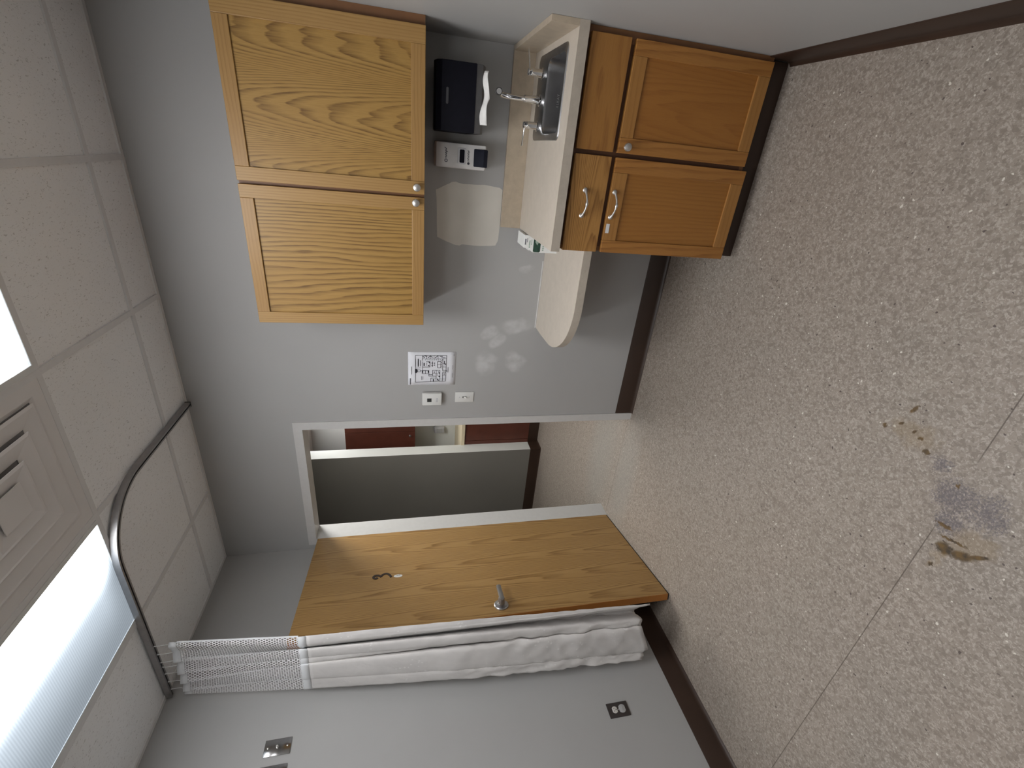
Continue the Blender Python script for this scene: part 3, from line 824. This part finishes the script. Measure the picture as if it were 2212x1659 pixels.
knob(d, 2.616, yb, .668)
bm = box(bm_new(), 2.204, 2.5765, yb, yb+.019, .718, .872, .0016)
d = obj('drawer', bm, 'oak_drawer', lo, org=(2.39, yb, .795), smooth=0); pull(d, 2.348, 2.446, yb, .810)
bm = box(bm_new(), 2.593, 2.966, yb, yb+.019, .718, .872, .0016)
obj('false_drawer', bm, 'oak_drawer2', lo, org=(2.78, yb, .795), smooth=0)

# countertop with sink cut-out
cd = -.6077; xb = 2.1994
sx0, sx1, sy0, sy1 = 2.613, 2.942, -.515, -.114
cu_ = .012
t_ = thing('countertop', 'beige laminate countertop with backsplash around the steel sink', 'countertop', (2.6, -.3, zc-ct))
bm = bm_new(); top = zc
XS = [xb, sx0+cu_, sx1-cu_, W-.0005]; YS = [cd+.0012, sy0+cu_, sy1-cu_, -.0005]
for i in range(3):
    for j in range(3):
        if i == 1 and j == 1: continue
        box(bm, XS[i], XS[i+1], YS[j], YS[j+1], zc-ct, zc)
bmesh.ops.remove_doubles(bm, verts=bm.verts[:], dist=1e-6)
obj('slab', bm, 'laminate', t_, smooth=0)
obj('front_edge', box(bm_new(), xb, W-.0005, cd, cd+.0011, zc-ct, zc-.0004), 'lam_edge_shade', t_, smooth=0)
sp = .1034; ts = .021
obj('backsplash', box(bm_new(), xb, W-.0005, -ts, -.0005, zc+.0002, zc+sp, .001), 'lam_splash_shade', t_, smooth=0)
obj('side_splash', box(bm_new(), W-ts, W-.0005, cd+.0006, -ts-.0003, zc+.0002, zc+sp, .001), 'lam_splash_shade', t_, smooth=0)

# sink
t_ = thing('sink', 'small stainless steel sink set in the beige countertop', 'sink', ((sx0+sx1)/2, (sy0+sy1)/2, zc))
bx0, bx1, by0, by1 = 2.640, 2.915, -.497, -.250
def loop(bm, x0, x1, y0, y1, r, z): return [bm.verts.new((x, y, z)) for x, y in rrect(x0, x1, y0, y1, r, 6)]
def bridge(bm, a, b_):
    n = len(a)
    for i in range(n): bm.faces.new((a[i], a[(i+1) % n], b_[(i+1) % n], b_[i]))
bm = bm_new()
A0 = loop(bm, sx0, sx1, sy0, sy1, .030, zc+.0002); A1 = loop(bm, sx0+.002, sx1-.002, sy0+.002, sy1-.002, .029, zc+.0045)
A2 = loop(bm, sx0+.010, sx1-.010, sy0+.010, sy1-.010, .026, zc+.0035); A3 = loop(bm, bx0-.004, bx1+.004, by0-.004, by1+.004, .042, zc+.003)
A4 = loop(bm, bx0, bx1, by0, by1, .040, zc+.0005)
for a, b_ in ((A0, A1), (A1, A2), (A2, A3), (A3, A4)): bridge(bm, a, b_)
obj('rim', bm, 'steel', t_, smooth=50)
bm = bm_new()
B = [loop(bm, bx0, bx1, by0, by1, .040, zc+.0005), loop(bm, bx0+.002, bx1-.002, by0+.002, by1-.002, .040, zc-.010), loop(bm, bx0+.008, bx1-.008, by0+.008, by1-.008, .042, zc-.120),
     loop(bm, bx0+.016, bx1-.016, by0+.016, by1-.016, .045, zc-.142), loop(bm, bx0+.035, bx1-.035, by0+.035, by1-.035, .04, zc-.150)]
for a, b_ in zip(B, B[1:]): bridge(bm, a, b_)
bm.faces.new(B[-1])
bw = obj('basin', bm, 'bowl', t_, smooth=60)
obj('drain', lathe(bm_new(), [(0, .042), (.002, .042), (.003, .036), (-.001, .030), (-.001, 0)], ((bx0+bx1)/2, (by0+by1)/2, zc-.1495), (0, 0, 1), 24), 'chrome', t_)
def text_mesh(txt, size, loc, rx=PI/2, rz=0., m='ink', parent=None, name='lettering', ext=.0003, spacing=1.):
    cv = bpy.data.curves.new(name, 'FONT'); cv.body = txt; cv.size = size; cv.extrude = ext; cv.align_x = 'CENTER'; cv.align_y = 'CENTER'
    cv.space_character = spacing
    o = bpy.data.objects.new(name, cv); C.objects.link(o)
    dg = bpy.context.evaluated_depsgraph_get(); dg.update()
    me = bpy.data.meshes.new_from_object(o.evaluated_get(dg))
    C.objects.unlink(o); bpy.data.objects.remove(o); bpy.data.curves.remove(cv)
    me.materials.clear(); me.materials.append(M[m]); me.name = name
    me.transform(Matrix.Translation(loc) @ Matrix.Rotation(rz, 4, 'Z') @ Matrix.Rotation(rx, 4, 'X'))
    bm = bm_new(); bm.from_mesh(me); bpy.data.meshes.remove(me)
    return obj(name, bm, m, parent, smooth=0)
text_mesh('ELKAY', .014, (2.772, by1-.0062, zc-.058), m='nickel', parent=t_, name='stamped_lettering', spacing=1.3)

# faucet
fx, fy = 2.770, -.188
t_ = thing('faucet', 'chrome sink faucet with arched spout and two lever handles', 'faucet', (fx, fy, zc+.0045))
zf = zc+.0040
obj('base', lathe(bm_new(), [(0, .024), (.004, .024), (.007, .019), (.007, 0)], (fx+.001, fy, zf), (0, 0, 1), 24), 'chrome', t_)
sl = obj('spout', lathe(bm_new(), [(.006, .0180), (.010, .0175), (.066, .0152), (.074, .0150), (.075, .012), (.075, 0)], (fx+.001, fy, zf), (0, 0, 1), 24), 'chrome', t_)
pth = catmull([(fx, fy, zf+.066), (fx, fy-.003, zf+.112), (fx, fy-.022, zf+.160), (fx, fy-.062, zf+.196), (fx, fy-.110, zf+.212), (fx, fy-.158, zf+.216)], 7)
nn = len(pth)
obj('neck', tube(bm_new(), pth, [.0112+.0016*max(0, (k-nn*.6)/(nn*.4)) for k in range(nn)], 18), 'chrome', sl, smooth=60)
ed = (pth[-1]-pth[-2]).normalized()
obj('aerator', lathe(bm_new(), [(-.014, .0133), (.003, .0133), (.003, .0108), (-.001, .0105), (-.001, 0)], pth[-1], ed, 20), 'aerator_reflect', sl)
for hx, sgn in ((2.871, 1), (2.671, -1)):
    h_ = obj('handle', lathe(bm_new(), [(0, .023), (.004, .023), (.007, .0175), (.010, .0165), (.050, .0145), (.051, .0135), (.053, .0145), (.064, .0145), (.067, .012), (.067, 0)], (hx, fy, zf), (0, 0, 1), 24), 'chrome', t_)
    pth = [(hx+sgn*.008, fy, zf+.060), (hx+sgn*.03, fy+.006, zf+.061), (hx+sgn*.085, fy+.030 if sgn > 0 else fy+.004, zf+.064)]
    obj('lever', tube(bm_new(), pth, [.0032, .003, .0034], 10), 'chrome', h_, smooth=60)

# ------------------------------------------------------------------ desk with rounded end
zk = .7673; dd = .5715; xr = 2.2035
out = [(xr, -.0006), (xr, -dd), (1.97, -dd)]
out += [(1.955-.318*math.sin(a), -.235-(dd-.235)*math.cos(a)) for a in [PI/2*k/20 for k in range(1, 21)]]
out += [(1.634, -.11), (1.636, -.0006)]
t_ = thing('desk', 'low beige laminate desk shelf with a rounded end beside the cabinet', 'desk', (1.92, -.28, zk-.038))
obj('desk_top', prism(bm_new(), out, lambda x, y: (x, y, zk-.0018), lambda x, y: (x, y, zk)), 'laminate', t_, smooth=25)
inn = out
obj('desk_edge', prism(bm_new(), inn, lambda x, y: (x, y, zk-.038), lambda x, y: (x, y, zk-.0019)), 'lam_edge_shade', t_, smooth=25)
obj('caulk_line', box(bm_new(), 1.636, 2.03, -.0008, .0004, zk+.002, zk+.0075), 'caulk', wb, smooth=0)['label'] = 'thin white line of caulk on the wall above the desk'

# cartons on the desk
gp = 'white cartons stacked on the desk'
def carton(x0, x1, y0, y1, z0, z1, label):
    t_ = thing('carton', label, 'box', ((x0+x1)/2, (y0+y1)/2, z0), gp)
    obj('box_body', box(bm_new(), x0, x1, y0, y1, z0, z1, .0012), 'white_box', t_, smooth=0)
    return t_
c3 = carton(2.114, 2.196, -.205, -.06, zk+.0004, .8985, 'bottom carton of the desk stack, dark green picture on its front')
pc = obj('front_print', prism(bm_new(), rrect(2.1155, 2.188, .858, .8955, .007, 4), lambda x, z: (x, -.2053, z), lambda x, z: (x, -.2056, z)), 'green', c3, smooth=0)
bm = prism(bm_new(), [(2.150, .876), (2.165, .887), (2.183, .884), (2.186, .872), (2.17, .866)], lambda x, z: (x, -.2056, z), lambda x, z: (x, -.2059, z)); obj('print_highlight', bm, 'pale_green', pc, smooth=0)
bm = bm_new()
for k in range(4): box(bm, 2.124+k*.009, 2.130+k*.009, -.2056, -.2053, .840, .848)
obj('print_lettering', bm, 'pale_green', c3, smooth=0)
c2_ = carton(2.123, 2.196, -.205, -.06, .8987, .9215, 'middle carton of the desk stack, flat and white with grey-green print')
bm = bm_new(); box(bm, 2.135, 2.172, -.2055, -.2052, .9125, .9185); box(bm, 2.150, 2.176, -.2055, -.2052, .9045, .908); obj('front_print', bm, 'pale_green', c2_, smooth=0)
bm = bm_new(); box(bm, 2.15, 2.168, -.17, -.12, .9215, .9217); bm.free()
c1_ = carton(2.134, 2.196, -.205, -.06, .9217, .9445, 'topmost flat white carton of the desk stack, grey print')
bm = bm_new(); box(bm, 2.15, 2.178, -.2055, -.2052, .934, .941); box(bm, 2.162, 2.182, -.2055, -.2052, .927, .930); obj('front_print', bm, 'ink_grey', c1_, smooth=0)

# ------------------------------------------------------------------ dispensers
t_ = thing('towel_dispenser', 'black paper towel dispenser on the wall above the sink', 'dispenser', (2.74, -.1, 1.18))
tx0, tx1 = 2.611, 2.868
pr = [(-.001, 1.388), (-.165, 1.400), (-.205, 1.392), (-.226, 1.370), (-.232, 1.228), (-.001, 1.228)]
obj('cover', prism(bm_new(), pr, lambda y, z: (tx0, y, z), lambda y, z: (tx1, y, z), .004), 'plastic_black', t_)
pr = [(-.001, 1.2275), (-.230, 1.2275), (-.222, 1.200), (-.190, 1.186), (-.001, 1.186)]
obj('lower_housing', prism(bm_new(), pr, lambda y, z: (tx0+.001, y, z), lambda y, z: (tx1-.001, y, z), .003), 'plastic_grey', t_)['label'] = 'lower housing, its reflected light painted in as charcoal'  # greyer than the cover because its reflection is coloured in
obj('level_window', prism(bm_new(), rrect(2.712, 2.772, 1.342, 1.352, .004, 4), lambda x, z: (x, -.2262, z), lambda x, z: (x, -.2292, z)), 'plastic_window', t_)
bm = bm_new(); n = 22; rows = []
for j in range(5):
    row = []
    for i in range(n+1):
        t = i/n; x = 2.648+.198*t
        zt1 = 1.203 + .006*math.sin(t*9)-.010*t
        zb1 = 1.166 + .018*abs(math.sin(t*5.2+.5)) - .004*math.sin(t*11)
        z = zt1+(zb1-zt1)*j/4; y = -.2265-.020*(j/4)-.004*math.sin(t*13+j)
        row.append(bm.verts.new((x, y, z)))
    rows.append(row)
for j in range(4):
    for i in range(n): bm.faces.new((rows[j][i], rows[j][i+1], rows[j+1][i+1], rows[j+1][i]))
o = obj('paper_towel', bm, 'towel', smooth=60); tag(o, 'white paper towel hanging from the black dispenser', 'paper towel')
s = o.modifiers.new('t', 'SOLIDIFY'); s.thickness = .001

t_ = thing('soap_dispenser', 'white soap dispenser with dark lever beside the black towel dispenser', 'dispenser', (2.516, -.05, 1.146))
bm = bm_new(); rows = []
secs = [(1.386, -.001, .046), (1.388, -.020, .048), (1.386, -.060, .049), (1.378, -.088, .050), (1.33, -.098, .0520), (1.25, -.102, .0535), (1.19, -.106, .0545), (1.152, -.108, .0545), (1.147, -.098, .054)]
pr = [(-.001, 1.384), (-.060, 1.386), (-.084, 1.378), (-.096, 1.345), (-.103, 1.22), (-.106, 1.152), (-.098, 1.147), (-.001, 1.147)]
obj('housing', prism(bm_new(), pr, lambda y, z: (2.4625, y, z), lambda y, z: (2.5705, y, z), .008), 'soap_white', t_)
obj('window_bezel', prism(bm_new(), rrect(2.483, 2.551, 1.242, 1.280, .007, 4), lambda x, z: (x, -.099, z), lambda x, z: (x, -.1042, z), .001), 'soap_grey', t_)
obj('sight_window', prism(bm_new(), rrect(2.489, 2.545, 1.249, 1.272, .005, 4), lambda x, z: (x, -.103, z), lambda x, z: (x, -.1050, z)), 'plastic_black', t_)
pr = [(-.095, 1.205), (-.110, 1.205), (-.120, 1.160), (-.112, 1.141), (-.09, 1.139)]
obj('push_lever', prism(bm_new(), pr, lambda y, z: (2.477, y, z), lambda y, z: (2.553, y, z), .004), 'navy', t_)['label'] = 'dark navy push lever'
bm = bm_new()
def ring2d(bm, cx, cz, ro, ri, y, n=20):
    V = [[bm.verts.new((cx+r*math.cos(2*PI*k/n), yy, cz+r*math.sin(2*PI*k/n))) for k in range(n)] for r, yy in ((ro, y), (ri, y), (ri, y-.0004), (ro, y-.0004))]
    for i in range(4):
        for k in range(n): bm.faces.new((V[i][k], V[i][(k+1) % n], V[(i+1) % 4][(k+1) % n], V[(i+1) % 4][k]))
yl = -.0982
ring2d(bm, 2.493, 1.334, .0078, .0036, yl)
strk = [(2.503, 1.334), (2.508, 1.337), (2.512, 1.331), (2.517, 1.337), (2.521, 1.331), (2.526, 1.338), (2.530, 1.328), (2.535, 1.338), (2.541, 1.332), (2.548, 1.341)]
for (xa, za), (xb_, zb_) in zip(strk, strk[1:]): tube(bm, [(xa, yl-.0002, za), (xb_, yl-.0002, zb_)], .0018, 6)
obj('upper_logo', bm, 'ink_grey', t_)
bm = bm_new(); yl = -.1042
lathe(bm, [(0, 0), (0, .0058), (.0006, .0058), (.0006, 0)], (2.4885, yl+.0002, 1.2295), (0, -1, 0), 16)
random.seed(3)
for k in range(9):
    xx = 2.4975+k*.0054
    box(bm, xx, xx+.0016, yl-.0004, yl+.0004, 1.226, 1.2345+(.002 if k in (2, 6) else 0)); box(bm, xx+.0016, xx+.0040, yl-.0004, yl+.0004, 1.2335-(k % 2)*.0045, 1.2352-(k % 2)*.0045)
obj('lower_logo', bm, 'ink', t_, smooth=0)

# ------------------------------------------------------------------ floor plan sheet, thermostat, switch
px0, px1, pz0, pz1 = 1.260, 1.4755, 1.236, 1.514
t_ = thing('floor_plan', 'white sheet with a printed floor plan taped to the wall', 'sheet', ((px0+px1)/2, 0, pz0))
bm = bm_new()
nx, nz = 6, 8; G = [[bm.verts.new((px0+(px1-px0)*i/nx, -.0012-.0010*abs(math.sin((j/nz)*PI))*(1 if i in (0, nx) else .6), pz0+(pz1-pz0)*j/nz)) for i in range(nx+1)] for j in range(nz+1)]
for j in range(nz):
    for i in range(nx): bm.faces.new((G[j][i], G[j][i+1], G[j+1][i+1], G[j+1][i]))
o = obj('paper_sheet', bm, 'paper', t_); s = o.modifiers.new('t', 'SOLIDIFY'); s.thickness = .0004
def P(X, Y): return (px0+(1290-Y)/1130*(px1-px0), pz1-(X-340)/1630*(pz1-pz0))
bm = bm_new(); YP = -.0042
def ln(a, b_, w=.0009):
    a = Vector(P(*a)); b_ = Vector(P(*b_)); d = (b_-a)
    if d.length < 1e-6: return
    d.normalize(); n = Vector((-d.y, d.x))*w; a -= d*w; b_ += d*w
    q = [a+n, b_+n, b_-n, a-n]
    prism(bm, [(v.x, v.y) for v in q], lambda x, z: (x, YP, z), lambda x, z: (x, YP+.0002, z))
def pl(pts, w=.0009, close=False):
    for a, b_ in zip(pts, pts[1:]+([pts[0]] if close else [])): ln(a, b_, w)
    if False: pass
pl([(580, 275), (1645, 275), (1625, 1160), (585, 1185)], .0011, True)
pl([(825, 275), (825, 440)]); pl([(825, 385), (1640, 385)])
for X in (960, 1085, 1215, 1350): ln((X, 280), (X, 385))
for a, b_ in (((835, 300), (890, 340)), ((905, 285), (965, 300)), ((1020, 340), (1080, 290)), ((1090, 290), (1150, 330)), ((1260, 345), (1330, 290)), ((1420, 300), (1500, 300))): ln(a, b_, .0019)
pl([(1515, 385), (1515, 785)], .0011)
for Y in (550, 665, 780): ln((1515, Y), (1635, Y))
ln((1572, 465), (1572, 550), .002); ln((1590, 590), (1625, 560), .002); ln((1515, 810), (1670, 810)); ln((1650, 795), (1670, 810), .0014)
pl([(1630, 860), (1515, 860), (1515, 1160)], .0011); ln((1515, 965), (1630, 965)); ln((1440, 1080), (1620, 1080)); ln((1575, 900), (1575, 925), .002)
pl([(825, 480), (825, 780)]); pl([(825, 665), (1075, 665), (1075, 480), (950, 480)], .0012); ln((1050, 500), (1070, 520), .003); ln((965, 530), (965, 610)); ln((880, 540), (880, 610), .003); ln((1030, 615), (1045, 625), .003)
pl([(1335, 490), (1350, 470), (1435, 470), (1450, 490), (1450, 670), (1435, 690), (1350, 690), (1335, 670)], .0012, True); ln((1335, 575), (1450, 575))
ln((600, 700), (770, 685)); ln((605, 760), (605, 830), .006); ln((640, 765), (640, 825), .003)
pl([(660, 760), (745, 760), (760, 790), (745, 830), (660, 830)], .0011); ln((760, 790), (815, 790))
pl([(815, 785), (1045, 785), (1045, 895), (815, 895)], .0012, True); ln((925, 785), (925, 895), .0014); ln((830, 800), (830, 850), .003); ln((1025, 800), (1025, 845), .0032)
pl([(1045, 895), (1045, 975), (1290, 985)], .0012); ln((1045, 925), (1160, 925), .0014)
pl([(1170, 980), (1170, 780), (1425, 780), (1425, 1150)], .0011); ln((1170, 890), (1425, 890)); ln((1295, 780), (1295, 1160), .0011)
ln((1230, 825), (1230, 860), .002); ln((1375, 830), (1410, 880), .0018); ln((1340, 920), (1340, 970)); ln((1395, 985), (1412, 995), .003)
pl([(1115, 1160), (1115, 1050), (1290, 1050)], .0011); ln((1207, 1095), (1207, 1160), .0032); ln((1350, 1085), (1370, 1125), .0035)
ln((1160, 485), (1160, 650), .0018); ln((1130, 530), (1190, 530)); ln((1130, 610), (1190, 610)); ln((1235, 525), (1235, 540), .002); ln((1235, 590), (1235, 605), .002)
for X in range(920, 1500, 72): ln((X, 418), (X+26, 418), .0013)
for Y in range(440, 730, 62): ln((1475, Y), (1475, Y+16), .0013)
nink = len(bm.faces)
def dash(X, Ya, Yb, w):
    Y = Ya
    while Y < Yb: ln((X, Y), (X, min(Y+22, Yb)), w); Y += 31
dash(455, 650, 910, .0014); dash(680, 400, 635, .0030); dash(755, 440, 630, .0018); dash(790, 990, 1105, .0012); dash(842, 990, 1100, .0012)
dash(1870, 605, 740, .001); dash(1862, 880, 1035, .001); dash(1705, 680, 850, .0014); dash(410, 1060, 1255, .0022); dash(1900, 210, 285, .0010); dash(1540, 345, 350, .001); ln((1470, 340), (1600, 348), .0012); dash(585, 400, 640, .0016)
bm.faces.ensure_lookup_table()
for k, f in enumerate(bm.faces):
    if k >= nink: f.material_index = 1
obj('plan_drawing', bm, ['ink', 'ink_grey'], t_, smooth=0)

t_ = thing('thermostat', 'white thermostat with a small dark screen between door frame and floor plan', 'thermostat', (1.173, 0, 1.316))
obj('back_plate', box(bm_new(), 1.137, 1.209, -.008, -.0005, 1.320, 1.428, .002), 'soap_grey', t_)
obj('housing', prism(bm_new(), rrect(1.1325, 1.2135, 1.316, 1.4325, .006, 5), lambda x, z: (x, -.008, z), lambda x, z: (x, -.030, z), .003), 'white_plastic', t_)
obj('screen', box(bm_new(), 1.1565, 1.181, -.0308, -.0298, 1.377, 1.403), 'lcd', t_, smooth=0)
for bx in (1.160, 1.176):
    obj('button', prism(bm_new(), rrect(bx-.005, bx+.005, 1.338, 1.350, .003, 3), lambda x, z: (x, -.0298, z), lambda x, z: (x, -.0318, z)), 'soap_grey', t_)
t_ = thing('light_switch', 'white toggle light switch below the thermostat', 'light switch', (1.173, 0, 1.116))
obj('cover_plate', box(bm_new(), 1.1375, 1.2085, -.0065, -.0005, 1.1165, 1.2312, .002), 'white_plastic', t_)
obj('toggle_slot', box(bm_new(), 1.1675, 1.1785, -.0070, -.0062, 1.161, 1.186), 'plastic_grey', t_, smooth=0)
bm = prism(bm_new(), [(-.006, 1.166), (-.018, 1.158), (-.0195, 1.164), (-.006, 1.180)], lambda y, z: (1.1695, y, z), lambda y, z: (1.1765, y, z), .0008)
obj('toggle', bm, 'white_plastic', t_)
for z in (1.143, 1.204): obj('screw', lathe(bm_new(), [(0, .003), (.001, .003), (.0014, 0)], (1.173, -.0065, z), (0, -1, 0), 10), 'soap_grey', t_)

# ------------------------------------------------------------------ world, camera, view
w = bpy.data.worlds.new('world'); S.world = w; w.use_nodes = True
w.node_tree.nodes['Background'].inputs[0].default_value = (.03, .03, .03, 1); w.node_tree.nodes['Background'].inputs[1].default_value = .2
cam = bpy.data.cameras.new('camera'); co = bpy.data.objects.new('camera', cam); C.objects.link(co)
f_ = Vector((-.44809266, .86425492, -.22864035)); r_ = Vector((.88903491, .45767278, -.01235154)); u_ = Vector((-.09396759, .20880389, .9734326))
mw = Matrix.Identity(4)
for i in range(3):
    mw[i][0] = -u_[i]; mw[i][1] = r_[i]; mw[i][2] = -f_[i]
mw[0][3], mw[1][3], mw[2][3] = 2.55502, -2.50284, 1.53833
co.matrix_world = mw
cam.sensor_fit = 'HORIZONTAL'; cam.sensor_width = 36.; cam.lens = 36*992.75/2212
cam.clip_start = .02; cam.clip_end = 60
S.camera = co
vs = S.view_settings
S.display_settings.display_device = 'sRGB'
vs.view_transform = 'Standard'; vs.look = 'None'; vs.exposure = .45; vs.gamma = 1.; vs.use_curve_mapping = False
